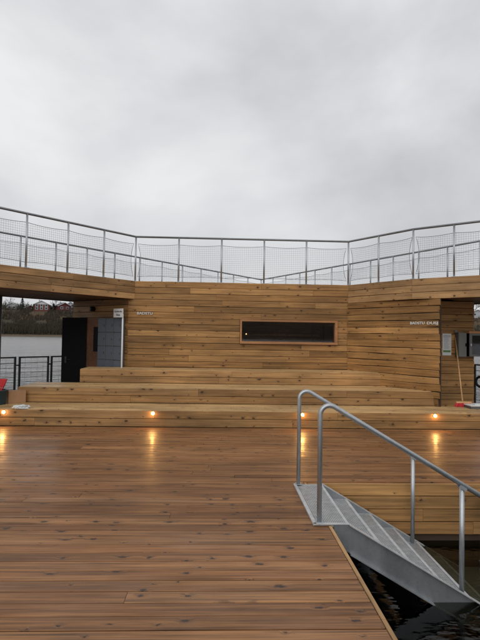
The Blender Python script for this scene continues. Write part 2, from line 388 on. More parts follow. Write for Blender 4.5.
def split(a, b, lo, hi, gap=.003):
    """cut a run into board lengths"""
    out = []; x = a
    if b - a <= hi: return [(a + gap / 2, b - gap / 2)]
    first = True
    while x < b - 1e-6:
        l = random.uniform(lo, hi) * (random.uniform(.35, 1) if first else 1); first = False
        e = x + l
        if b - e < lo * .35: e = b
        out.append((x + gap / 2, min(e, b) - gap / 2)); x = e
    return out
def clad(parent, a, b, ztop, rows, pitch, mat, nrm, T=.028, lap=.0, holes=(), lo=1.8, hi=3.4, twist=.0012, wob=0, jit=.003, over=.008, rag=0):
    a, b = Vector((a[0], a[1], 0)), Vector((b[0], b[1], 0)); d = (b - a); Ln = d.length; d.normalize(); nrm = Vector((nrm[0], nrm[1], 0)).normalized()
    for r in range(rows):
        zc = ztop - pitch * (r + .5)
        runs = [(0, Ln)]
        for (s0, s1, z0, z1) in holes:
            if z0 < zc < z1: runs = [q for x0, x1 in runs for q in ((x0, min(x1, s0)), (max(x0, s1), x1)) if q[1] - q[0] > .02]
        for x0, x1 in runs:
            for s0, s1 in split(x0, x1, lo, hi):
                e1 = s1 + (random.uniform(-rag, rag) if rag and abs(s1 - Ln) < .02 else 0)
                o = nrm * (T + random.uniform(-jit, jit) + lap * .5)
                p0, p1 = a + d * s0 + o, a + d * e1 + o; p0.z = p1.z = zc
                sgn = -1 if nrm.cross(d).z > 0 else 1
                board('board', parent, p0, p1, nrm, pitch - over, T, mat, tilt=sgn * -lap / pitch + random.uniform(-.006, .006), twist=random.uniform(-twist, twist), wob=wob, kind=random.randint(0, 3) if wob else 0, ch=.005)

# ------------------------------------------------------------------ plan of the place (metres; z = 0 is the deck)
WATER = -0.68
B, C, D = Vector((-2.07, 12.16)), Vector((3.10, 12.16)), Vector((4.08, 10.62))
uL = Vector((2.10, 2.54)).normalized(); uR = Vector((1.02, -.88)).normalized(); uC = (D - C).normalized()
A = B - uL * 7.4; E_ = D + uR * 4.2
F = D + uR * .583
nL = Vector((uL.y, -uL.x)); nR = Vector((uR.y, -uR.x)); nCF = (F - C).normalized(); nCF = Vector((nCF.y, -nCF.x)); nCD = Vector((uC.y, -uC.x))
APEX = Vector((1.663, 21.06)); OL0 = Vector((-5.238, 12.064)); OR0 = Vector((6.17, 11.79))
vL = (APEX - OL0).normalized(); vR = (OR0 - APEX).normalized()
OL = OL0 - vL * 5.4; OR = OR0 + vR * 3.8
WTOP, FBOT, RAILZ = 2.97, 2.53, 4.06
STEP_Y = (9.36, 10.32, 11.37); RISE = .302

# ------------------------------------------------------------------ lake, far shore
lake = MB().add([(-1500, -1500, WATER), (1500, -1500, WATER), (1500, 1500, WATER), (-1500, 1500, WATER)], [(0, 1, 2, 3)]).put('lake', 'water'); lake['kind'] = 'structure'
bed = MB().add([(-1500, -1500, -3), (1500, -1500, -3), (1500, 1500, -3), (-1500, 1500, -3)], [(0, 1, 2, 3)]).put('lake_bed', 'bed'); bed['kind'] = 'structure'
prof = [(293, -1.2), (296, -.3), (300, .6), (306, 2.2), (314, 4.6), (324, 8.0), (334, 11.5), (342, 14.2), (350, 15.6), (365, 16.8), (390, 18.5), (440, 20), (560, 22), (900, 24)]
def hill_h(r, az):
    for k in range(len(prof) - 1):
        if prof[k][0] <= r <= prof[k + 1][0]:
            t = (r - prof[k][0]) / (prof[k + 1][0] - prof[k][0]); z = prof[k][1] * (1 - t) + prof[k + 1][1] * t; break
    else: z = prof[-1][1]
    q = Vector((math.sin(az) * 9, math.cos(az) * 9, r / 45))
    return z + (noise.noise(q) * 2.2 + noise.noise(q * 3.3) * .8) * min(1, max(0, (r - 300) / 30))
def hp(r, az): return Vector((r * math.sin(az), r * math.cos(az), hill_h(r, az)))
mb = MB(); NA = 480; vs = []; fs = []
rs = []
for k in range(len(prof) - 1): rs += [prof[k][0] + (prof[k + 1][0] - prof[k][0]) * j / 2 for j in range(2)]
rs.append(prof[-1][0])
for r in rs:
    for i in range(NA): vs.append(hp(r, 2 * math.pi * i / NA))
for k in range(len(rs) - 1):
    for i in range(NA): fs.append((k * NA + i, k * NA + (i + 1) % NA, (k + 1) * NA + (i + 1) % NA, (k + 1) * NA + i))
hill = put('hillside', mesh_from('hillside', vs, fs, 'hill', True)); hill['kind'] = 'structure'

# scrub on the slope: bare upright twigs, one mass
vs = []; fs = []
def twig(p, h, w):
    k = len(vs); a = random.uniform(0, math.pi); dx, dy = math.cos(a) * w, math.sin(a) * w
    lx, ly = random.uniform(-.3, .3) * h, random.uniform(-.3, .3) * h
    vs.extend([p + Vector((-dx, -dy, -.3)), p + Vector((dx, dy, -.3)), p + Vector((lx + dx * .6, ly + dy * .6, h * .7)), p + Vector((lx * 1.3, ly * 1.3, h))]); fs.append((k, k + 1, k + 2, k + 3))
for i in range(26000):
    az = R(random.uniform(-26, -14)) if i % 4 else (R(random.uniform(24, 31)) if i % 8 else random.uniform(-math.pi, math.pi))
    r = random.choice((random.uniform(299, 322), random.uniform(299, 345), random.uniform(300, 430)))
    cl = noise.noise(Vector((math.sin(az) * 30, math.cos(az) * 30, r / 14)))
    if cl < -.12 and 318 < r < 400: continue
    twig(hp(r, az), random.uniform(1.0, 2.8) * (1.5 if r > 350 or r < 312 else .8), random.uniform(.08, .35))
scrub = put('scrub', mesh_from('scrub', vs, fs, 'scrub')); scrub['kind'] = 'stuff'; scrub['label'] = 'bare brown scrub covering the far lakeshore slope'; scrub['category'] = 'scrub'

def azr(px, r): # ground point of the far shore under a photo column
    d = ray(px, 332); return math.atan2(d.x, d.y)
def house(px, r, w, d_, hw, hr, wall, label, turn=0, lower=None, windows=3):
    az = azr(px, r); base = hp(r, az); w *= .9; d_ *= .9; hw *= .88; hr *= .9
    t = thing('house', label, 'house', base, 'houses on the far shore')
    f = Vector((-math.sin(az + turn), -math.cos(az + turn), 0)); s = Vector((-f.y, f.x, 0)); up = Vector((0, 0, 1))
    s = -s
    c = base + up * (hw / 2 - .8)
    MB().box(c, (w, d_, hw + .8), s, f, up).put('wall', wall, t)
    top = base + up * (hw - .4)
    # gable facing the lake
    a0, a1, pk = top - s * w / 2, top + s * w / 2, top + up * hr
    gv_ = [a0 + f * d_ / 2, a1 + f * d_ / 2, pk + f * d_ / 2, a0 - f * d_ / 2, a1 - f * d_ / 2, pk - f * d_ / 2]
    MB().add(gv_, [(0, 1, 2), (5, 4, 3), (0, 2, 5, 3), (1, 4, 5, 2), (0, 3, 4, 1)]).put('gable', 'housewhite' if lower else wall, t)
    for sg in (-1, 1):
        e = top + s * sg * (w / 2 + .6) - up * .35; th = up * .22
        q = [e + f * (d_ / 2 + .6), pk + f * (d_ / 2 + .6), pk - f * (d_ / 2 + .6), e - f * (d_ / 2 + .6)]
        MB().add(q + [v + th for v in q], [(0, 1, 2, 3), (7, 6, 5, 4), (0, 1, 5, 4), (1, 2, 6, 5), (2, 3, 7, 6), (3, 0, 4, 7)]).put('roof', 'rooftile', t)
        bb = [e + f * (d_ / 2 + .66) + up * -.15, pk + f * (d_ / 2 + .66) + up * -.15, pk + f * (d_ / 2 + .66) + up * .25, e + f * (d_ / 2 + .66) + up * .25]
        MB().add(bb + [v + f * .05 for v in bb], [(0, 1, 2, 3), (7, 6, 5, 4), (0, 1, 5, 4), (1, 2, 6, 5), (2, 3, 7, 6), (3, 0, 4, 7)]).put('barge_board', 'housewhite', t)
    for k in range(windows):
        x = (k - (windows - 1) / 2) * w / (windows + .3)
        for zz in ([hw * .28, hw * .75] if hw > 4 else [hw * .5]):
            wc = base + s * x + f * (d_ / 2 + .04) + up * zz
            wo = MB().box(wc, (1.7, .12, 1.6), s, f, up).put('window', 'housewhite', t)
            MB().box(wc + f * .05, (1.3, .08, 1.2), s, f, up).put('pane', 'housepane', wo)
    MB().box(base + s * (w * .18) + up * (hw + hr * .8), (.7, .7, 1.6), s, f, up).put('chimney', 'housegrey', t)
    return t
house(41.5, 350, 10.5, 9, 4.6, 2.6, 'redpaint', 'red house with white gable and white windows, flanked by conifers on the far shore', .1, True)
house(62, 352, 9.5, 8, 3.9, 2.4, 'redpaint', 'long red house with dark roof on the far shore beside a bare tree', -.35, None, 2)
house(70.5, 356, 6, 7, 5.0, 1.9, 'housewhite', 'narrow white house with dark roof behind the red house on the far shore', .1, None, 2)
house(12, 372, 7, 7, 3.6, 2.2, 'housegrey', 'small pale grey house among bare trees on the far shore', .2, None, 2)
house(28.5, 362, 7.5, 7, 2.8, 1.9, 'redpaint', 'low red house beside the tall dark conifer on the far shore', -.2, None, 2)
house(478, 352, 9, 8, 3.2, 2.2, 'housegrey', 'grey house low on the slope beyond the passage with the broom', .0, None, 2)

def bare_tree(px, r, h, label):
    az = azr(px, r); p = hp(r, az)
    t = thing('bare_tree', label, 'tree', p, 'bare trees on the far shore')
    rg = random.Random(int(px * 10 + r)); cr_ = MB()
    MB().tube([p - Vector((0, 0, .5)), p + Vector((rg.uniform(-.2, .2), 0, h * .35)), p + Vector((rg.uniform(-.4, .4), rg.uniform(-.4, .4), h * .75))], [h * .022, h * .016, h * .006], 6).put('trunk', 'bark', t)
    def br(q, d, l, rad, lev):
        e = q + d * l; cr_.tube([q, (q + e) / 2 + Vector((rg.uniform(-.1, .1) * l, rg.uniform(-.1, .1) * l, .04 * l)), e], [rad, rad * .7, rad * .35], 3, cap=False)
        if lev > 0:
            for _ in range(4): br(q + d * l * rg.uniform(.35, 1), (d + Vector((rg.uniform(-.8, .8), rg.uniform(-.8, .8), rg.uniform(-.1, .7)))).normalized(), l * rg.uniform(.45, .7), rad * .6, lev - 1)
    for k in range(9):
        a = rg.uniform(0, 6.28); br(p + Vector((0, 0, h * rg.uniform(.25, .72))), Vector((math.cos(a), math.sin(a), rg.uniform(.5, 1.4))).normalized(), h * rg.uniform(.22, .36), h * .008, 2)
    cr_.put('crown', 'bark', t)
for k, (px, r, h) in enumerate([(5, 366, 7), (9, 384, 8), (16, 350, 6), (25.5, 345, 6.5), (52, 346, 8), (55, 366, 9), (72.5, 345, 7.5), (67, 340, 6), (76, 348, 9), (34, 339, 5), (476, 372, 11), (480, 366, 9), (483, 380, 10), (-4, 360, 8)]):
    near = ['in front of the small pale grey house on the far shore', 'behind the small pale grey house on the far shore', 'at the foot of the tall dark conifer on the far shore', 'between the tall conifer and the red gabled house', 'right of the red gabled house on the far shore', 'behind the small round conifer on the far shore', 'in front of the narrow white house on the far shore', 'on the slope below the long red house', 'at the end of the row of far shore houses', 'on the slope below the red gabled house', 'rising above the grey house seen through the broom passage', 'beside the grey house seen through the broom passage', 'past the grey house seen through the broom passage', 'at the open end of the far shore row'][k]
    bare_tree(px, r, h, 'bare leafless tree ' + near)
def conifer(px, r, h, w, label):
    az = azr(px, r); p = hp(r, az); rg = random.Random(int(px * 7))
    t = thing('conifer', label, 'tree', p, 'conifers on the far shore')
    MB().tube([p - Vector((0, 0, .5)), p + Vector((0, 0, h * .95))], [h * .025, h * .004], 6).put('trunk', 'bark', t)
    vs = []; fs = []
    for k in range(900):
        z = rg.random() ** .8; rr = w * (1 - z) * rg.uniform(.15, 1) ** .5 * rg.uniform(.7, 1.1); a = rg.uniform(0, 6.28)
        q = p + Vector((math.cos(a) * rr, math.sin(a) * rr, h * (.08 + .92 * z))); l = rg.uniform(.3, .7)
        o = Vector((math.cos(a), math.sin(a), -.35)).normalized(); sd_ = Vector((-o.y, o.x, rg.uniform(-.4, .4))) * l * .4
        i = len(vs); vs += [q + sd_, q - sd_, q + o * l]; fs.append((i, i + 1, i + 2))
    put('crown', mesh_from('crown', vs, fs, 'needles'), t)
conifer(21.5, 351, 8.5, 3.0, 'tall dark conifer between the grey house and the low red house')
conifer(53, 352, 5.0, 2.4, 'small dark conifer right of the red gabled house')
conifer(33.5, 354, 4.6, 2.0, 'stubby dark conifer just left of the red gabled house')

# ------------------------------------------------------------------ floating deck with the bathing pool
POOL_X, POOL_Y = 1.0, 5.90
DL, DR, DN = -7.0, 8.6, -1.6
deck = MB().prism([(DL, DN), (POOL_X - .02, DN), (POOL_X - .02, POOL_Y + .02), (DR, POOL_Y + .02), (DR, STEP_Y[0] + .3), (DL, STEP_Y[0] + .3)], -.16, -.034).put('deck', 'core'); deck['kind'] = 'structure'
y = STEP_Y[0] - .004; PW = .1485
row = 0
while y > DN:
    yc = y - PW / 2
    runs = [(DL, DR)] if yc - PW / 2 > POOL_Y - .06 else [(DL, POOL_X - .004)]
    for x0, x1 in runs:
        for s0, s1 in split(x0, x1, 3.4, 5.4):
            tw = random.uniform(-.0006, .0006)
            board('deck_board', deck, (s0, yc, random.uniform(-.0015, .0012)), (s1, yc, random.uniform(-.0015, .0012)), (0, 0, 1), PW - .0105, .032, 'deck', tilt=random.uniform(-.010, .010), twist=tw, ch=.004)
    y -= PW; row += 1
# edge strip, pool walls
yy = POOL_Y
for s0, s1 in split(DN, POOL_Y, 2.2, 3.4):
    board('edge_board', deck, (POOL_X + .03, s0, -.052), (POOL_X + .03, s1, -.052), (1, 0, 0), .11, .03, 'fascia', ch=.004)
pw = MB().box(((POOL_X + DR) / 2, POOL_Y + .12, -.55), (DR - POOL_X, .16, .70)).put('pool_wall', 'core', deck)
for r in range(4):
    z = -.006 - .1485 * (r + .5)
    for s0, s1 in split(POOL_X + .04, DR, 2.5, 4.2):
        board('pool_board', pw, (s0, POOL_Y - .002 + r * .002, z), (s1, POOL_Y - .002 + r * .002, z), (0, -1, 0), .142, .034, 'pine', tilt=random.uniform(-.008, .008), twist=random.uniform(-.001, .001), wob=.002, kind=r)
pontoon = MB()
pontoon.box(((DL + POOL_X) / 2 - .1, (DN + 9.6) / 2, -.55), (POOL_X - DL - .3, 9.6 - DN, .74)).box(((POOL_X + DR) / 2, 7.9, -.55), (DR - POOL_X - .1, 3.6, .72))
pontoon.put('pontoon', 'float', deck)
# floor of the covered passages and behind the seating (level with the deck)
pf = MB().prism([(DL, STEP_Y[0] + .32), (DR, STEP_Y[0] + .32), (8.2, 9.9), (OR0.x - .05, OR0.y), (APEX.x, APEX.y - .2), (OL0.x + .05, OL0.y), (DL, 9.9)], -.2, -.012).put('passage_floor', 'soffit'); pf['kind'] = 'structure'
# sunken ledge the pool ladder stands on
slab = MB().box((3.75, 5.28, -1.03), (2.9, 1.15, .16)).put('sunken_ledge', 'slab'); slab['kind'] = 'structure'

# ------------------------------------------------------------------ stepped seating
seat = thing('stepped_seating', 'wide pine seating steps climbing from the deck to the back wall', 'steps', (.5, 9.4, 0))
ends = [(DL, DR), (-4.03, 4.50), (-3.10, 3.72)]
backs = [STEP_Y[1], STEP_Y[2], 12.14]
def wallx(y_): # right wall C-F line
    t_ = (y_ - C.y) / (F.y - C.y); return C.x + (F.x - C.x) * t_
for k in range(3):
    z1 = RISE * (k + 1); x0, x1 = ends[k]; y0 = STEP_Y[k]; y1 = backs[k]
    zb = RISE * k if k else 0
    if k == 0: poly = [(x0, y0 + .04), (x1, y0 + .04), (x1, y1), (x0, y1)]
    else: poly = [(x0 + .03, y0 + .04), (wallx(y0) - .01, y0 + .04), (wallx(min(y1, 12.14)) - .01, y1), (x0 + .03, y1)]
    core = MB().prism(poly, -.01 if k == 0 else 0.0, z1 - .036).put('step', 'core', seat)
    # riser: two boards, the tread overlapping the upper one's top edge
    for r in range(2):
        zc = z1 - .004 - .1485 * (r + .5)
        xe = x1 if k == 0 else wallx(y0) + .015
        for s0, s1 in split(x0, xe, 2.6, 5.0):
            yy = y0 + random.uniform(-.002, .002) + (.004 if r else 0)
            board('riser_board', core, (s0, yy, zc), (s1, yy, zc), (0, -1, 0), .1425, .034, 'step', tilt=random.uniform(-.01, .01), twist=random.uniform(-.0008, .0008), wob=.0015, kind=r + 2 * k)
    if k: # closed left end
        for r in range(2):
            zc = z1 - .004 - .1485 * (r + .5)
            board('riser_board', core, (x0, y0 + .04, zc), (x0, y1 - .02, zc), (-1, 0, 0), .1425, .028, 'step')
    nb = max(1, round((y1 - y0 - .036) / .1485)); pt = (y1 - y0 - .036) / nb
    for q in range(nb):
        yc = y0 + .037 + pt * (q + .5); xe = x1 if k == 0 else wallx(yc) + .01
        for s0, s1 in split(x0, xe, 3.0, 5.2):
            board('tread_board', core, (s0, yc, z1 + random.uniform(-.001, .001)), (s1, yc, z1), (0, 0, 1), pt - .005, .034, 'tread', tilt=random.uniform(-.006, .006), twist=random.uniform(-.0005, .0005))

# recessed lights in the first riser
def step_light(x, z, label):
    t = thing('step_light', label, 'light', (x, STEP_Y[0] - .006, z), 'warm lights in the first riser')
    n = 20; vs = []; fs = []; yf = STEP_Y[0] - .008
    for rr, yo in ((.027, .004), (.037, -.002), (.039, .006)):
        vs += [(x + rr * math.cos(2 * math.pi * k / n), yf + yo, z + rr * math.sin(2 * math.pi * k / n)) for k in range(n)]
    for q in range(2):
        for k in range(n): fs.append((q * n + k, q * n + (k + 1) % n, q * n + n + (k + 1) % n, q * n + n + k))
    put('bezel', mesh_from('bezel', vs, fs, 'galv'), t)
    vs = [(x, yf - .006, z)] + [(x + .028 * math.cos(2 * math.pi * k / n), yf + .002, z + .028 * math.sin(2 * math.pi * k / n)) for k in range(n)]
    put('lens', mesh_from('lens', vs, [(0, 1 + (k + 1) % n, 1 + k) for k in range(n)], 'lamp'), t)
    ld = bpy.data.lights.new('lamp_beam', 'SPOT'); ld.energy = 6.5; ld.color = (1, .50, .14); ld.spot_size = R(150); ld.spot_blend = .6; ld.shadow_soft_size = .025
    gd = bpy.data.lights.new('lamp_glow', 'POINT'); gd.energy = 1.0; gd.color = (1, .52, .16); gd.shadow_soft_size = .02
    go = bpy.data.objects.new('lamp_glow', gd); link(go); go.parent = t; go.matrix_parent_inverse = Matrix.Translation(-Vector(t['_loc'])); go.location = (x, yf - .055, z)
    lo = bpy.data.objects.new('lamp_beam', ld); link(lo); lo.parent = t; lo.matrix_parent_inverse = Matrix.Translation(-Vector(t['_loc']))
    lo.matrix_basis = Matrix.Translation((x, yf - .035, z)) @ Vector((0, -1, -.12)).to_track_quat('-Z', 'Y').to_matrix().to_4x4()
step_light(-3.895, .247, 'lit round step light below the cardboard box')
step_light(-1.21, .250, 'lit round step light below the white wall lettering by the lockers')
step_light(1.545, .252, 'lit round step light behind the bent top of the stair handrail')
step_light(4.04, .254, 'lit round step light below the broom passage')

# ------------------------------------------------------------------ the bath house
bh = thing('bath_house', 'pine clad bath house with long low window and roof terrace', 'building', (.5, 12.2, 0))
WIN = (0.47, 2.83, 1.505, 2.088)
bw = MB()
yb = 12.16
for x0, x1, z0, z1 in ((-2.2, WIN[0], 0, WTOP - .06), (WIN[1], 3.1, 0, WTOP - .06), (WIN[0], WIN[1], 0, WIN[2]), (WIN[0], WIN[1], WIN[3], WTOP - .06)):
    bw.box(((x0 + x1) / 2, yb + .09, (z0 + z1) / 2), (x1 - x0, .12, z1 - z0))
bw = bw.put('back_wall', 'core', bh)
holes = [(WIN[0] - B.x - .005, WIN[1] - B.x + .005, WIN[2], WIN[3])]
clad(bw, (B.x, yb + .03), (C.x - .002, yb + .03), WTOP, 3, .147, 'pine', (0, -1), holes=holes, lap=.010, wob=.0022, jit=.005, twist=.0016)
clad(bw, (-2.21, yb + .03), (C.x - .002, yb + .03), WTOP - 3 * .147, 12, .147, 'pine', (0, -1), holes=[(WIN[0] + 2.205, WIN[1] + 2.215, WIN[2], WIN[3])], lap=.010, wob=.0022, jit=.005, twist=.0016)
# window
wn = MB(); fy = yb - .028
wn.box(((WIN[0] + WIN[1]) / 2, fy + .04, WIN[3] - .022), (WIN[1] - WIN[0], .14, .044)).box(((WIN[0] + WIN[1]) / 2, fy + .03, WIN[2] + .03), (WIN[1] - WIN[0], .16, .06))
wn.box((WIN[0] + .022, fy + .042, (WIN[2] + WIN[3]) / 2 + .008), (.044, .14, WIN[3] - WIN[2] - .106)).box((WIN[1] - .03, fy + .042, (WIN[2] + WIN[3]) / 2 + .008), (.06, .14, WIN[3] - WIN[2] - .106))
wn = wn.put('window', 'frame_wood', bh)
MB().box(((WIN[0] + WIN[1]) / 2, fy + .09, (WIN[2] + WIN[3]) / 2), (WIN[1] - WIN[0] - .06, .012, WIN[3] - WIN[2] - .06)).put('pane', 'glass', wn)
# interior seen through the glass
ic = MB(); x0, x1, z0, z1, y0, y1 = -.3, 3.4, .9, 2.5, yb + .16, yb + 2.2
ic.add([(x0, y0, z0), (x1, y0, z0), (x1, y1, z0), (x0, y1, z0), (x0, y0, z1), (x1, y0, z1), (x1, y1, z1), (x0, y1, z1)], [(0, 1, 2, 3), (4, 5, 6, 7), (2, 3, 7, 6), (0, 3, 7, 4), (1, 2, 6, 5)])
ic = ic.put('interior', 'sauna_wood', bh)
for k in range(3): MB().box((1.2, y1 - .3 - .25 * k, 1.95 - .22 * k), (3.0, .3, .05)).put('bench', 'frame_wood', ic)
il = aty(246.2, 334, yb + .5); MB().tube([il, il + Vector((0, -.02, 0))], .016, 10).put('indicator_lamp', 'lamp', ic)
# right wall, C to F
rw = MB(); p = [C, F]; nn = -nCF
off = .03
rw.prism([tuple(C - nCF * .02), tuple(F - nCF * .02), tuple(F - nCF * .05), tuple(C - nCF * .05)], 0, WTOP - .06)
rw = rw.put('right_wall', 'core', bh)
def toward(n, a, b):
    m_ = Vector(((a[0] + b[0]) / 2, (a[1] + b[1]) / 2)); v = Vector((.5, 6)) - m_
    return n if n.dot(v) > 0 else -n
n_cf = toward(nCF, C, F); n_cd = toward(nCD, C, D); n_de = toward(nR, D, E_); n_l = toward(nL, A, B)
clad(rw, C - n_cf * .008, F - n_cf * .008, FBOT + .003, 17, .1485, 'pine', n_cf, lap=.020, wob=.006, twist=.003, jit=.006, lo=1.0, hi=3, rag=.025, over=.013)
# fascias
def fascia(name, a, b, n, rows=3, mat='fascia'):
    a, b, n = Vector(a), Vector(b), Vector(n)
    s = MB().prism([tuple(a - n * .022), tuple(b - n * .022), tuple(b - n * .10), tuple(a - n * .10)], FBOT + .006, WTOP - .03).put(name, 'core', bh)
    clad(s, a - n * .018, b - n * .018, WTOP, rows, .147, mat, n, lap=.003, lo=2.4, hi=4.2)
    return s
fascia('left_fascia', A, B, n_l); fascia('right_fascia', C, D, n_cd); fascia('right_fascia', D, E_, n_de)
n_ol = Vector((-vL.y, vL.x)); n_or = Vector((-vR.y, vR.x))
fascia('outer_fascia', OL, APEX, n_ol if n_ol.x < 0 else -n_ol); fascia('outer_fascia', APEX, OR, n_or if n_or.x > 0 else -n_or)
# roof terrace slab and soffit
def inset(p, n, d=.1): return (p[0] - n[0] * d, p[1] - n[1] * d)
roof_poly = [inset(A, n_l), inset(B, n_l), (C.x + .05, C.y + .1), inset(D, n_cd), inset(E_, n_de), inset(OR, Vector((1, .2)), .14), (APEX.x, APEX.y - .3), inset(OL, Vector((-1, .2)), .14)]
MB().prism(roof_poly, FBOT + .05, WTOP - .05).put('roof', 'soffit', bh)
def soffit_strip(a, b, c, d):   # boards laid along the arm under the roof
    n = 14; out = []
    for k in range(n):
        t0 = (k + .02) / n; t1 = (k + .98) / n
        q = [Vector(a).lerp(Vector(c), t0), Vector(b).lerp(Vector(d), t0), Vector(b).lerp(Vector(d), t1), Vector(a).lerp(Vector(c), t1)]
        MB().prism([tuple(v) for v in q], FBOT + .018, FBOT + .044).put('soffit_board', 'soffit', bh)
soffit_strip(inset(A, n_l), inset(B, n_l), inset(OL, Vector((-1, .2)), .2), (-3.95, 13.6))
soffit_strip(inset(F, n_de), inset(E_, n_de), (6.04, 11.96), inset(OR, Vector((1, .2)), .2))
# end walls facing the passages
W0 = Vector((-2.21, 12.16)); nE = Vector((-uL.y, uL.x)); W1 = W0 + nE * 2.2
oL = -uL
lw = MB().prism([tuple(W0 - oL * .03), tuple(W1 - oL * .03), tuple(W1 - oL * .15), tuple(W0 - oL * .15)], 0, FBOT + .02).put('passage_wall', 'core', bh)
clad(lw, W0 - oL * .026, W1 - oL * .026, FBOT + .01, 17, .147, 'pine', oL, lap=.004, hi=4)
FB = Vector((4.78, 11.10)); X1 = Vector((5.69, 11.14)); X2 = Vector((6.05, 11.98)); dX = (X1 - FB).normalized(); oR = Vector((dX.y, -dX.x))
MB().prism([tuple(F - n_cf * .045 + Vector((-.01, .02))), tuple(FB + Vector((.02, 0))), tuple(FB - Vector((.06, 0))), tuple(F - n_cf * .045 + Vector((-.06, .05)))], 0, FBOT + .02).put('passage_wall', 'core', bh)
rw2 = MB().prism([tuple(FB - oR * .03), tuple(X1 - oR * .03), tuple(X1 - oR * .15), tuple(FB - oR * .15)], 0, FBOT + .02).put('passage_wall', 'core', bh)
clad(rw2, FB - oR * .026, X1 - oR * .026, FBOT + .01, 17, .147, 'pine', oR, lap=.004, hi=4)
# outer walls of the cabin, out of sight
dY = (X2 - X1).normalized()
rw3 = MB().prism([tuple(X1 - dX * .03), tuple(X2 - dX * .03), tuple(X2 - dX * .12), tuple(X1 - dX * .12)], 0, FBOT + .02).put('passage_wall', 'core', bh)
clad(rw3, X1 - dX * .027 + dY * .012, X2 - dX * .027, FBOT + .01, 17, .147, 'pine', Vector((dY.y, -dY.x)), lap=.004, hi=4)
for a, b in ((W1, APEX - Vector((.1, .4))), (X2, APEX + Vector((.1, -.4)))):
    d_ = (Vector(b) - Vector(a)).normalized(); n_ = Vector((-d_.y, d_.x))
    MB().prism([tuple(a), tuple(b), tuple(Vector(b) + n_ * .02), tuple(Vector(a) + n_ * .02)], 0, FBOT + .02).put('outer_wall', 'soffit', bh)
# doors in the left passage
def wallpt(t, z, o=0): q = W0 + nE * t + oL * o; return Vector((q.x, q.y, z))
exL = Vector((nE.x, nE.y, 0)); eoL = Vector((oL.x, oL.y, 0)); UP = Vector((0, 0, 1))
dr = MB().box(wallpt(1.31, 1.05, .03), (.58, .05, 2.06), exL, eoL, UP).put('door', 'inner_wood', bh)
MB().box(wallpt(1.14, 1.55, .056), (.20, .01, .62), exL, eoL, UP).put('pane', 'black', dr)
hz = wallpt(1.53, 0, .06); lf_end = aty(62.6, 320, 13.02); lf_dir = Vector((lf_end.x - hz.x, lf_end.y - hz.y, 0)); lf_len = lf_dir.length; lf_dir.normalize(); lf_n = Vector((lf_dir.y, -lf_dir.x, 0))
leaf = MB().box(hz + lf_dir * lf_len / 2 + UP * 1.055, (lf_len, .045, 2.07), lf_dir, lf_n, UP).put('door_leaf', 'black', bh)
if lf_n.y > 0: lf_n = -lf_n
hc = hz + lf_dir * (lf_len - .1) + UP * 1.02 + lf_n * .05
MB().tube([hc - lf_n * .03, hc + lf_n * .012, hc + lf_n * .012 - lf_dir * .12], .011, 8).box(hc - lf_n * .024, (.04, .008, .16), lf_dir, lf_n, UP).put('handle', 'darkmetal', leaf)

# ------------------------------------------------------------------ roof railings
def pipe_rail(name, label, pts, spacing, corners, group, skip_first=False):
    """pts: polyline of plan points; posts every `spacing` m fitted to each run; net panels between corners"""
    t = thing(name, label, 'railing', (pts[0][0], pts[0][1], WTOP), group)
    pts = [Vector(p) for p in pts]
    MB().tube([Vector((p.x, p.y, RAILZ - .02)) for p in pts], .024, 10).put('top_rail', 'galv_dark', t, True)
    for i in range(len(pts) - 1):
        a, b = pts[i], pts[i + 1]; Ln = (b - a).length; d = (b - a).normalized(); n = max(1, round(Ln / spacing[i]))
        for k in range(n + (1 if i == len(pts) - 2 else 0)):
            q = a + d * Ln * k / n
            o = MB().tube([(q.x, q.y, WTOP - .06), (q.x, q.y, RAILZ - .03)], .021, 10).put('post', 'galv', t, True)
            MB().box((q.x, q.y, WTOP - .004), (.09, .09, .012), (d.x, d.y, 0), (-d.y, d.x, 0)).put('foot_plate', 'galv', o)
        zb, zt = WTOP + .11, RAILZ - .185; bow = .07; pitch = .046
        wires = MB(); rw_ = .0018
        nin = Vector((-d.y, d.x)) * .028
        def P(s, z): q = a + d * s + nin; return Vector((q.x, q.y, z))
        def side(tz): return .045 + bow * (1 - (2 * tz - 1) ** 2)
        bay = Ln / n
        def top(s): u = (s / bay) % 1; return zt - .028 * 4 * u * (1 - u)
        def bot(s): u = (s / bay) % 1; return zb + .018 * 4 * u * (1 - u)
        def wire(p, q): wires.tube([p, q], rw_, 3, cap=False)
        s = .05
        while s < Ln - .04:
            e = min(s, Ln - s); z0, z1 = bot(s), top(s); h = z1 - z0
            if e >= .045 + bow: wire(P(s, z0), P(s, z1))
            elif e > .045:
                w_ = .5 * (1 - math.sqrt(max(0, 1 - (e - .045) / bow))); wire(P(s, z0), P(s, z0 + h * w_)); wire(P(s, z1 - h * w_), P(s, z1))
            s += pitch
        z = zb + pitch
        while z < zt - .02:
            sd0 = side((z - zb) / (zt - zb)); wire(P(sd0, z), P(Ln - sd0, z)); z += pitch
        wires.put('net', 'wire', t)
        rim = [P(side(q / 12), zb + (zt - zb) * q / 12) for q in range(13)]
        m_ = int(Ln / .12); rim += [P(side(1) + (Ln - 2 * side(1)) * q / m_, top(side(1) + (Ln - 2 * side(1)) * q / m_)) for q in range(1, m_)]
        rim += [P(Ln - side(q / 12), zb + (zt - zb) * q / 12) for q in range(12, -1, -1)]
        rim += [P(Ln - side(0) - (Ln - 2 * side(0)) * q / m_, bot(Ln - side(0) - (Ln - 2 * side(0)) * q / m_)) for q in range(1, m_)]
        MB().tube(rim, .0055, 5, closed=True).put('edge_cable', 'wire', t, True)
    return t
io = .03
Lin = [A - n_l * io, B - n_l * io + Vector((0, 0)), C + Vector((-.01, io)), D - n_cd * io, E_ - n_de * io]
Lin[1] = Vector((B.x, B.y + .04)); Lin[2] = Vector((C.x, C.y + .04))
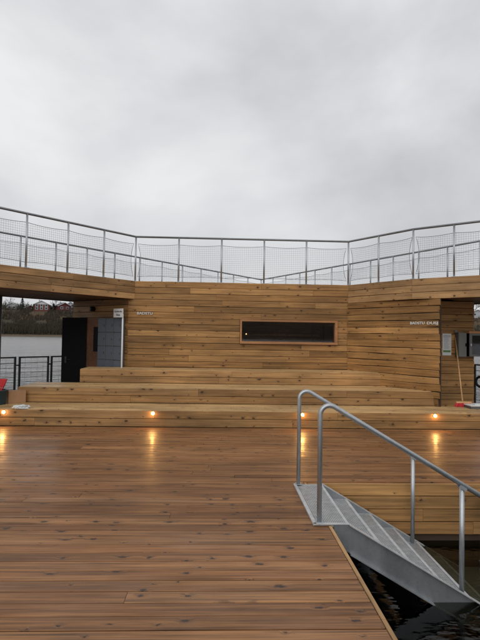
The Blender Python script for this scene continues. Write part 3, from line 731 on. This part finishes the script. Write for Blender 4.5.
pipe_rail('roof_railing', 'grey steel roof railing with wire net along the edge above the seating', Lin, [.93, 1.034, .91, .80], None, None)
pipe_rail('roof_railing', 'grey steel roof railing along the outer edge, seen through the first one', [OL + Vector((.06, 0)), APEX + Vector((0, -.1)), OR + Vector((-.06, 0))], [.95, .95], None, None)

# ------------------------------------------------------------------ low railings on the lake side of the passages
def lake_rail(a, b, label, first=None):
    a, b = Vector(a), Vector(b); d = (b - a).normalized(); Ln = (b - a).length
    t = thing('lake_railing', label, 'railing', (a.x, a.y, 0)); ex = Vector((d.x, d.y, 0)); ey = Vector((-d.y, d.x, 0))
    s = 0; k = 0
    bounds = first
    for s0, s1 in bounds:
        def P(s_, z): q = a + d * s_; return Vector((q.x, q.y, z))
        pn = MB().box(P((s0 + s1) / 2, 1.088), (s1 - s0, .045, .034), ex, ey, UP).box(P((s0 + s1) / 2, .14), (s1 - s0, .04, .03), ex, ey, UP)
        pn.box(P(s0 + .019, .55), (.038, .043, 1.1), ex, ey, UP).box(P(s1 - .019, .55), (.038, .043, 1.1), ex, ey, UP)
        pn = pn.put('panel_frame', 'darkmetal', t)
        for q in range(7):
            z = .26 + q * .115
            MB().tube([P(s0 + .03, z), P(s1 - .03, z)], .0035 if q != 6 else .007, 5).put('cable', 'darkmetal', pn)
        m_ = 5
        for q in range(1, m_): MB().tube([P(s0 + (s1 - s0) * q / m_, .15), P(s0 + (s1 - s0) * q / m_, 1.08)], .0018, 4).put('wire', 'darkmetal', pn)
    for k in range(len(bounds) - 1):
        s = (bounds[k][1] + bounds[k + 1][0]) / 2
        q = a + d * s; MB().box((q.x, q.y, .9), (bounds[k + 1][0] - bounds[k][1] + .01, .02, .03), ex, ey, UP).put('link', 'darkmetal', t)
    return t
def sL(px): p = onseg(px, 340, OL0, APEX); return (Vector((p.x, p.y)) - OL0).length * (1 if px >= 0 else -1)
s14, s17, s46, s49 = sL(14.3), sL(17.3), sL(46.6), sL(48.6)
lake_rail(OL0 - vL * 2.6, W1, 'dark steel lake railing with thin cables beside the black door', [(2.6 + s14 - 1.2 * (2) - .07, 2.6 + s14 - 1.27), (2.6 + s14 - 1.2, 2.6 + s14), (2.6 + s17, 2.6 + s46), (2.6 + s49, 2.6 + s49 + 1.15)])
pR = X2 + Vector((.06, -.04))
lake_rail(pR, pR + vR * 4, 'dark steel lake railing with a black ring, past the broom', [(0, 1.2), (1.27, 2.5), (2.57, 3.8)])
# black ring hung on it
rc = onseg(480.3, 381.8, pR - Vector((.04, .05)), pR + vR * 3 - Vector((.04, .05)))
ring = [rc + .115 * (math.cos(2 * math.pi * k / 24) * Vector((vR.x, vR.y, 0)) + math.sin(2 * math.pi * k / 24) * UP) for k in range(24)]
rg_ = thing('hose_ring', 'thick black ring hanging on the lake railing past the broom', 'ring', (rc.x, rc.y, rc.z - .15))
MB().tube(ring, .03, 10, closed=True).put('ring', 'rubber', rg_, True)
top_c = rc + UP * .11
MB().tube([top_c, Vector((rc.x, rc.y, .95)) , Vector((rc.x, rc.y, 1.06))], .006, 6).put('strap', 'rubber', rg_)

# steel columns carrying the outer edge of the roof
def column(px, label, q=None):
    p = q if q is not None else onseg(px, 340, OL0 + Vector((.12, -.05)), APEX + Vector((.12, -.05)))
    t = thing('steel_column', label, 'column', (p.x, p.y, 0), 'columns under the roof edge')
    MB().tube([(p.x, p.y, .012), (p.x, p.y, FBOT + .02)], .05, 16).put('shaft', 'greydk', t, True)
    MB().box((p.x, p.y, 0), (.2, .2, .026)).put('base_plate', 'greydk', t)
column(-1.2, 'grey round steel column at the lake railing, left of the cardboard box')
pc = Vector((7.2, 9.75, 0)); column(0, 'grey round steel column beyond the broom passage', pc)

# ------------------------------------------------------------------ things in the left passage
lt0, lt1, lo_ = .09, 1.00, .08
lk = thing('locker_bank', 'blue grey steel lockers, three columns wide, by the passage wall', 'lockers', wallpt((lt0 + lt1) / 2, 0, .17))
MB().box(wallpt((lt0 + lt1) / 2, 1.045, .02 + lo_ / 2), (lt1 - lt0, lo_, 2.07), exL, eoL, UP).put('cabinet', 'lockerframe', lk)
cw = (lt1 - lt0) / 3; rh = 2.0 / 6
for i in range(3):
    for j in range(6):
        c = wallpt(lt0 + cw * (i + .5), .06 + rh * (j + .5), .02 + lo_ + .008)
        d = MB().box(c, (cw - .03, .018, rh - .022), exL, eoL, UP).put('locker_door', 'locker', lk)
        MB().box(c - exL * (cw * .3) + eoL * .014, (.03, .014, .05), exL, eoL, UP).put('latch', 'greydk', d)
    if i < 2: MB().box(wallpt(lt0 + cw * (i + 1), 1.045, .02 + lo_ + .012), (.016, .02, 2.05), exL, eoL, UP).put('edge_strip', 'grey', lk)
def text_mesh(body, size, mat, ext=.003, width=None, bold=0.0):
    cu = bpy.data.curves.new('text', 'FONT'); cu.body = body; cu.size = size; cu.extrude = ext; cu.align_x = 'CENTER'; cu.align_y = 'CENTER'; cu.offset = bold; cu.resolution_u = 3
    o = bpy.data.objects.new('tmp', cu); link(o)
    dg = bpy.context.evaluated_depsgraph_get(); me = bpy.data.meshes.new_from_object(o.evaluated_get(dg))
    bpy.data.objects.remove(o); me.name = 'lettering'
    if width:
        w = max(v.co.x for v in me.vertices) - min(v.co.x for v in me.vertices)
        for v in me.vertices: v.co.x *= width / w
    me.materials.clear(); me.materials.append(M[mat]); return me
def tframe(ex, nrm, o):
    ex, nrm = Vector(ex).normalized(), Vector(nrm).normalized(); up = nrm.cross(ex)
    return Matrix(((ex.x, up.x, nrm.x, o[0]), (ex.y, up.y, nrm.y, o[1]), (ex.z, up.z, nrm.z, o[2]), (0, 0, 0, 1)))
# sign on a white pole in front of the lockers
tx = -exL
pp = onseg(122.2, 340, W0 + oL * .25, W1 + oL * .25); pp.z = 0
sg = thing('pole_sign', 'small white two line sign on a thin white pole before the lockers', 'sign', pp)
MB().tube([pp, pp + UP * 2.16], .019, 10).put('pole', 'white', sg, True)
MB().tube([pp, pp + UP * .012], .1, 16).put('base', 'greydk', sg)
sc_ = onseg(118.4, 313, W0 + oL * .28, W1 + oL * .28)
MB().box(sc_, (.335, .014, .205), exL, eoL, UP).put('panel', 'white', sg)
put('lettering', text_mesh('Garderobe', .062, 'ink', .001, .27, .001), sg, tframe(tx, eoL, sc_ + eoL * .0085 + UP * .036))
put('lettering', text_mesh('Skap', .062, 'ink', .001, .14, .001), sg, tframe(tx, eoL, sc_ + eoL * .0085 - UP * .045))
# round wall lamp above the doors
lp = onseg(93, 309, W0 + oL * .04, W1 + oL * .04); wl = thing('wall_lamp', 'small round black wall lamp above the passage doors', 'lamp', lp)
MB().tube([lp - eoL * .03, lp + eoL * .05, lp + eoL * .075], [.062, .062, .045], 18).put('housing', 'black', wl)
MB().tube([lp + eoL * .072 + exL * .012, lp + eoL * .084 + exL * .012], [.030, .022], 14).put('lens', 'grey', wl, True)

# white lettering on the walls
le = thing('wall_lettering', 'short row of small white letters on the back wall near the lockers', 'lettering', (-1.81, 12.15, 2.14))
put('word', text_mesh('BADSTU', .085, 'letter', .012, .37, .002), le, tframe((1, 0, 0), (0, -1, 0), (-1.81, yb - .026, 2.19)))
dCF = (F - C).normalized(); e3 = Vector((dCF.x, dCF.y, 0)); n3 = Vector((n_cf.x, n_cf.y, 0))
le2 = thing('wall_lettering', 'two words in small white letters on the right wall beside the passage', 'lettering', onseg(424, 325, C, F))
for a, b, w in ((410.2, 424.6, 'BADSTU'), (427.0, 438.0, 'DUSJ')):
    p0 = onseg(a, 323, C + n_cf * .040, F + n_cf * .040); p1 = onseg(b, 323.4, C + n_cf * .040, F + n_cf * .040)
    put('word', text_mesh(w, .078, 'letter', .006, (p1 - p0).length, .002), le2, tframe(e3, n3, (p0 + p1) / 2 + Vector((0, 0, -.0))))

# ------------------------------------------------------------------ things in the right passage
eX = Vector((dX.x, dX.y, 0)); eR = Vector((oR.x, oR.y, 0))
def rwp(px, y_, o=.0): return onseg(px, y_, FB + oR * o, X1 + oR * o)
# notice
a, b = rwp(442.3, 345, .012), rwp(451.2, 345, .012); zt = rwp(446, 333.6, .012).z; zb_ = rwp(446, 355.4, .012).z
nc = (a + b) / 2; nc.z = (zt + zb_) / 2; nw = (b - a).length; nh = zt - zb_
no = thing('notice_board', 'white printed notice with a green band on the dark passage wall', 'notice', nc - UP * nh / 2)
MB().box(nc, (nw, .012, nh), eX, eR, UP).put('panel', 'offwhite', no)
put('heading', text_mesh('BADEREGLER', .07, 'inkgrey', .0008, nw * .78, .001), no, tframe(eX, eR, nc + eR * .0068 + UP * nh * .38))
rl = random.Random(3)
for k in range(13):
    w = nw * rl.uniform(.42, .62)
    MB().box(nc + eR * .0066 + UP * (nh * (.31 - .042 * k)) + eX * (-nw * .32 + w / 2), (w, .0016, nh * .014), eX, eR, UP).put('text_line', 'inkgrey', no)
MB().box(nc + eR * .0068 - UP * nh * .31, (nw * .82, .0018, nh * .09), eX, eR, UP).put('band', 'green', no)
# grey control cabinet
a, b = rwp(458.2, 345, .15), rwp(466.6, 345, .15); zt = rwp(462, 332.6, .15).z; zb_ = rwp(462, 357.0, .15).z
cw_ = (b - a).length; cc = (a + b) / 2 - eR * .065; cc.z = (zt + zb_) / 2; ch_ = zt - zb_
gc = thing('control_cabinet', 'grey steel control cabinet mounted on the passage wall above the broom', 'cabinet', cc - UP * ch_ / 2)
MB().box(cc, (cw_, .13, ch_), eX, eR, UP).put('box', 'greydk', gc)
dd = MB().box(cc + eR * .072, (cw_ - .02, .016, ch_ - .02), eX, eR, UP).put('door', 'grey', gc)
MB().box(cc + eR * .086 + eX * (cw_ * .36), (.02, .014, .07), eX, eR, UP).put('lock', 'black', dd)
MB().tube([cc + UP * ch_ / 2 - eX * .12, cc + UP * (ch_ / 2 + .05) - eX * .12], .03, 10).put('cable_gland', 'grey', gc)
# dark glazed cabinet on the end of the wall
a, b = rwp(469.4, 345, .22), rwp(486, 345, .22); zt = rwp(472, 333.4, .22).z; zb_ = rwp(472, 356.5, .22).z
dw = .62; dc = a + eX * dw / 2; dc.z = (zt + zb_) / 2; dh = zt - zb_
dc = dc - eR * .10
dcab = thing('display_cabinet', 'dark glazed cabinet with steel frame beside the grey control cabinet', 'cabinet', dc - UP * dh / 2)
MB().box(dc - eR * .0, (dw, .18, dh), eX, eR, UP).put('box', 'black', dcab)
fr = MB(); fd = .016
for z_ in (-dh / 2 + .022, dh / 2 - .022): fr.box(dc + eR * .098 + UP * z_, (dw, fd, .044), eX, eR, UP)
for x_ in (-dw / 2 + .03, dw / 2 - .03): fr.box(dc + eR * .098 + eX * x_, (.06, fd, dh - .09), eX, eR, UP)
fr.put('frame', 'greydk', dcab)
MB().box(dc + eR * .095, (dw - .12, .006, dh - .09), eX, eR, UP).put('pane', 'glass', dcab)
MB().box(dc - eX * (dw / 2 - .03) + eR * .115, (.025, .02, .05), eX, eR, UP).put('lock', 'galv', dcab)
MB().box(dc + UP * (dh / 2 + .025), (dw + .02, .22, .045), eX, eR, UP).put('top_board', 'frame_wood', dcab)
MB().box(dc - eR * .14 , (dw * .5, .2, .08), eX, eR, UP).put('bracket', 'greydk', dcab)
# broom
bt = rwp(455.2, 337.5, .03); bf = atz(462.6, 402.0, RISE + .10)
br_ = thing('push_broom', 'push broom with red bristles and wooden stick leaning against the passage wall', 'broom', (bf.x, bf.y, RISE))
MB().tube([bt, bf], .0145, 10).put('stick', 'broomstick', br_, True)
bd = Vector((1, -.12, 0)).normalized(); bn = Vector((.12, 1, 0)).normalized()
b0 = atz(463.0, 406.5, RISE + .03); bc = Vector((bf.x + .02, bf.y, RISE))
hd = MB().box(bc + UP * .095, (.30, .06, .03), bd, bn, UP).put('head', 'broomstick', br_)
bvs = []; bfs = []
bmn = MB()
for i in range(24):
    for j in range(4):
        p_ = bc + bd * (-.14 + .28 * i / 23) + bn * (-.024 + .048 * j / 3)
        e_ = p_ + bd * random.uniform(-.012, .012) * 1 + bd * ((i / 23 - .5) * .05) + bn * ((j / 3 - .5) * .03 + random.uniform(-.006, .006))
        bmn.tube([p_ + UP * .082, e_ + UP * .003], [.006, .0085], 4)
bmn.put('bristles', 'red', br_)
# white tray
t0 = atz(473.5, 408.5, RISE); t0 = Vector((t0.x + .12, t0.y + .05, RISE))
tr_ = thing('foam_tray', 'flat white tray with dark sides lying on the step beside the broom', 'tray', t0)
MB().box(t0 + UP * .028, (.44, .30, .052)).put('base', 'greydk', tr_)
MB().box(t0 + UP * .064, (.45, .31, .018)).put('lid', 'white', tr_)
MB().box(t0 + UP * .083, (.20, .15, .020)).put('insert', 'offwhite', tr_)

# ------------------------------------------------------------------ things on the first step, left
z1 = RISE
p = atz(18, 405.2, z1)
cb = thing('cardboard_box', 'closed brown cardboard box standing on the first step', 'box', (p.x, p.y, z1))
bx0 = atz(10.2, 405.6, z1); bx1 = atz(26, 405.2, z1); bw_ = (bx1 - bx0).length; bh_ = aty(18, 393.2, bx0.y).z - z1
bw_ *= 1.18; ctr = atz(15.6, 402.6, z1); rot = R(38); ex = Vector((math.cos(rot), math.sin(rot), 0)); ey = Vector((-ex.y, ex.x, 0))
MB().box(ctr + UP * (bh_ / 2 + .001), (bw_, .19, bh_), ex, ey, UP).put('carton', 'cardboard', cb)
MB().box(ctr + UP * (bh_ + .002) + ey * .048, (bw_ + .004, .092, .004), ex, ey, UP).put('flap', 'cardboard', cb)
MB().box(ctr + UP * (bh_ + .004) - ey * .048, (bw_ + .004, .092, .004), ex, ey, UP).put('flap', 'cardboard', cb)
# second brown carton side is the box's own shaded side; a smaller darker box beside it
q = atz(7.5, 405, z1) + Vector((0, .16, 0))
# crumpled white plastic
p = atz(21.5, 407.3, z1 + .02); bm = bmesh.new(); bmesh.ops.create_icosphere(bm, subdivisions=4, radius=1)
for v in bm.verts:
    n_ = noise.noise(v.co * 2.1 + Vector((3, 1, 7))) * .55 + noise.noise(v.co * 5.5) * .3
    v.co = v.co * (1 + n_ * .75); v.co = Vector((v.co.x * .145, v.co.y * .07, max(v.co.z, -.55) * .045))
zmn = min(v.co.z for v in bm.verts)
rz = Matrix.Rotation(R(12), 3, 'Z')
for v in bm.verts: v.co = rz @ (v.co - Vector((0, 0, zmn))); 
me = bpy.data.meshes.new('plastic_wrap'); bm.to_mesh(me); bm.free(); me.materials.append(M['offwhite'])
pw_ = put('plastic_wrap', me, None, Matrix.Translation((p.x, p.y - .03, z1 + .001))); tag(pw_, 'crumpled white plastic lying in front of the cardboard box', 'plastic wrap')
# dark teal bucket with a red dustpan in it
p = atz(-4.6, 405.5, z1); p = Vector((p.x, p.y + .16, z1))
bk = thing('bucket', 'dark teal plastic bucket on the first step left of the cardboard box', 'bucket', p)
prf = [(.0, .002), (.115, .002), (.12, .01), (.155, .26), (.165, .265), (.165, .28), (.148, .28), (.113, .02), (0, .02)]
n = 24; vs = []; fs = []
for r_, z_ in prf: vs += [(p.x + r_ * math.cos(2 * math.pi * k / n), p.y + r_ * math.sin(2 * math.pi * k / n), p.z + z_) for k in range(n)]
for q in range(len(prf) - 1):
    for k in range(n): fs.append((q * n + k, q * n + (k + 1) % n, q * n + n + (k + 1) % n, q * n + n + k))
put('shell', mesh_from('shell', vs, fs, 'teal', True), bk)
MB().tube([p + Vector((.16 * math.cos(a_), .16 * math.sin(a_) , .26 - .10 * math.sin(a_) * 0)) + Vector((0, -.03 * math.sin(a_), -.08 * math.sin(a_))) for a_ in [math.pi + math.pi * k / 12 for k in range(13)]], .004, 6).put('handle', 'galv', bk)
dp = thing('dustpan', 'red plastic dustpan standing upright in the teal bucket', 'dustpan', p + UP * .02)
a0 = p + Vector((.0, .0, .26)); wv = [(-.05, 0), (.05, 0), (.10, .23), (-.10, .23)]
vv = [a0 + Vector((x_ + z_ * .18, 0, z_)) for x_, z_ in wv]
MB().add(vv + [v + Vector((0, .012, 0)) for v in vv], [(0, 1, 2, 3), (7, 6, 5, 4), (0, 1, 5, 4), (1, 2, 6, 5), (2, 3, 7, 6), (3, 0, 4, 7)]).put('pan', 'red', dp)
for sg_ in (0, 1):
    e0, e1 = (vv[0], vv[3]) if sg_ == 0 else (vv[1], vv[2])
    MB().add([e0, e1, e1 + Vector((0, -.05, 0)), e0 + Vector((0, -.06, 0)), e0 + Vector((.008, 0, 0)), e1 + Vector((.008, 0, 0)), e1 + Vector((.008, -.05, 0)), e0 + Vector((.008, -.06, 0))], [(0, 1, 2, 3), (4, 5, 6, 7), (0, 1, 5, 4), (1, 2, 6, 5), (2, 3, 7, 6), (3, 0, 4, 7)]).put('side', 'red', dp)
MB().tube([p + Vector((.0, .006, .03)), a0 + Vector((0, .006, .02))], .013, 8).put('handle', 'red', dp)

# ------------------------------------------------------------------ galvanised stair into the pool
YN, YF = 4.56, 5.79; XL, XE = .865, 1.19; SL = math.tan(R(30.4))
st = thing('pool_stair', 'galvanised steel stair with pipe handrails leading down into the pool', 'stair', (XE, (YN + YF) / 2, 0))
LZ = .016
def zs(x): return LZ - (x - XE) * SL
XB = 3.35
for nm, yy, sg in (('stringer', YN, 1), ('stringer', YF, -1)):
    m = MB(); web = .008; dep = .255
    # web
    poly = [(XL + .16, LZ - .002), (XE, LZ - .002), (XB, zs(XB)), (XB, zs(XB) - dep), (XE - .08, zs(XE - .08) - dep - .0), (XL + .16, -.19)]
    poly[0] = (POOL_X + .05, LZ - .002); poly[5] = (POOL_X + .05, -.20)
    tri = geometry.tessellate_polygon([[Vector((a_, b_, 0)) for a_, b_ in poly]]); k = len(poly)
    m.add([(a_, yy, b_) for a_, b_ in poly] + [(a_, yy + sg * web, b_) for a_, b_ in poly], [tuple(t_) for t_ in tri] + [tuple(i + k for i in t_) for t_ in tri] + [(i, (i + 1) % k, (i + 1) % k + k, i + k) for i in range(k)])
    so = m.put(nm, 'galv_mid', st)
    # flanges
    dv = Vector((math.cos(R(30.4)), 0, -math.sin(R(30.4)))); nv = Vector((math.sin(R(30.4)), 0, math.cos(R(30.4))))
    Lg = (XB - XE) / dv.x; c0 = Vector((XE, yy - sg * .018, LZ)) + dv * Lg / 2
    MB().box(c0 + nv * .001, (Lg, .052, .008), dv, (0, 1, 0), nv).put('flange', 'grating', so)
    MB().box(c0 - Vector((0, 0, dep)) + nv * .004 - Vector((0, sg * .004, 0)), (Lg, .060, .010), dv, (0, 1, 0), nv).put('flange', 'galv', so)
def tread(name, x0, x1, z, parent):
    fr = MB(); ya, yb_ = YN + .012, YF - .012
    t_ = .004; h = .03
    fr.box(((x0 + x1) / 2, ya + t_, z - h / 2), (x1 - x0, t_ * 2, h)).box(((x0 + x1) / 2, yb_ - t_, z - h / 2), (x1 - x0, t_ * 2, h))
    fr.box((x0 + t_, (ya + yb_) / 2, z - h / 2), (t_ * 2, yb_ - ya - .02, h)).box((x1 - .014, (ya + yb_) / 2, z - h / 2 + .002), (.028, yb_ - ya - .02, h))
    o = fr.put(name, 'grating', parent)
    g = MB().box(((x0 + x1) / 2, (ya + yb_) / 2, z - .009), (x1 - x0 - .018, yb_ - ya - .018, .010))
    g.put('grating', 'perforated', o)
    return o
tread('landing', XL, XE + .002, LZ - .001, st)
MB().box((XL + .012, (YN + YF) / 2, LZ + .002), (.03, YF - YN, .008)).box(((XL + XE) / 2, YN + .006, LZ + .002), (XE - XL, .032, .008)).put('landing_edge', 'grating', st)
k = 0; x = XE; z = LZ
G = .275; RS = G * SL
while k < 7:
    z -= RS
    o = tread('tread', x + .004, x + G + .010, z - .004, st); x += G; k += 1
def handrail(y_, xb, xp, parent):
    r = .0225; top = 1.065; rad = .085; ang = R(30.4)
    pts = [(xb, y_, LZ), (xb, y_, top - rad * .9)]
    # bend from vertical to the downward slope
    cx, cz = xb + rad, top - rad * .9
    for q in range(1, 9):
        a_ = math.pi - (math.pi / 2 + ang) * q / 8
        pts.append((cx + rad * math.cos(a_), y_, cz + rad * math.sin(a_)))
    lx, _, lz = pts[-1]
    Lr = 2.6; pts.append((lx + Lr * math.cos(ang), y_, lz - Lr * math.sin(ang)))
    h = MB().tube(pts, r, 16).put('handrail', 'galv', parent, True)
    MB().box((xb, y_, LZ + .009), (.07, .07, .008)).put('foot_plate', 'galv', h)
    xr = xp; zr = lz - (xr - lx) * math.tan(ang)
    po = MB().tube([(xr, y_, zs(xr) - .05), (xr, y_, zr - .012)], r * .98, 16).put('post', 'galv', parent, True)
    for sg in (-1, 1): MB().box((xr, y_ + sg * .024, zr - .028), (.075, .005, .03), (math.cos(ang), 0, -math.sin(ang)), (0, 1, 0), (math.sin(ang), 0, math.cos(ang))).put('bracket', 'galv', po)
    xr2 = 3.05; zr2 = lz - (xr2 - lx) * math.tan(ang)
    MB().tube([(xr2, y_, zs(xr2) - .05), (xr2, y_, zr2 - .012)], r * .98, 16).put('post', 'galv', parent, True)
handrail(YN + .045, .925, 2.243, st)
handrail(YF - .02, .915, 2.236, st)
for o in bpy.data.objects:
    if '_loc' in o: del o['_loc']
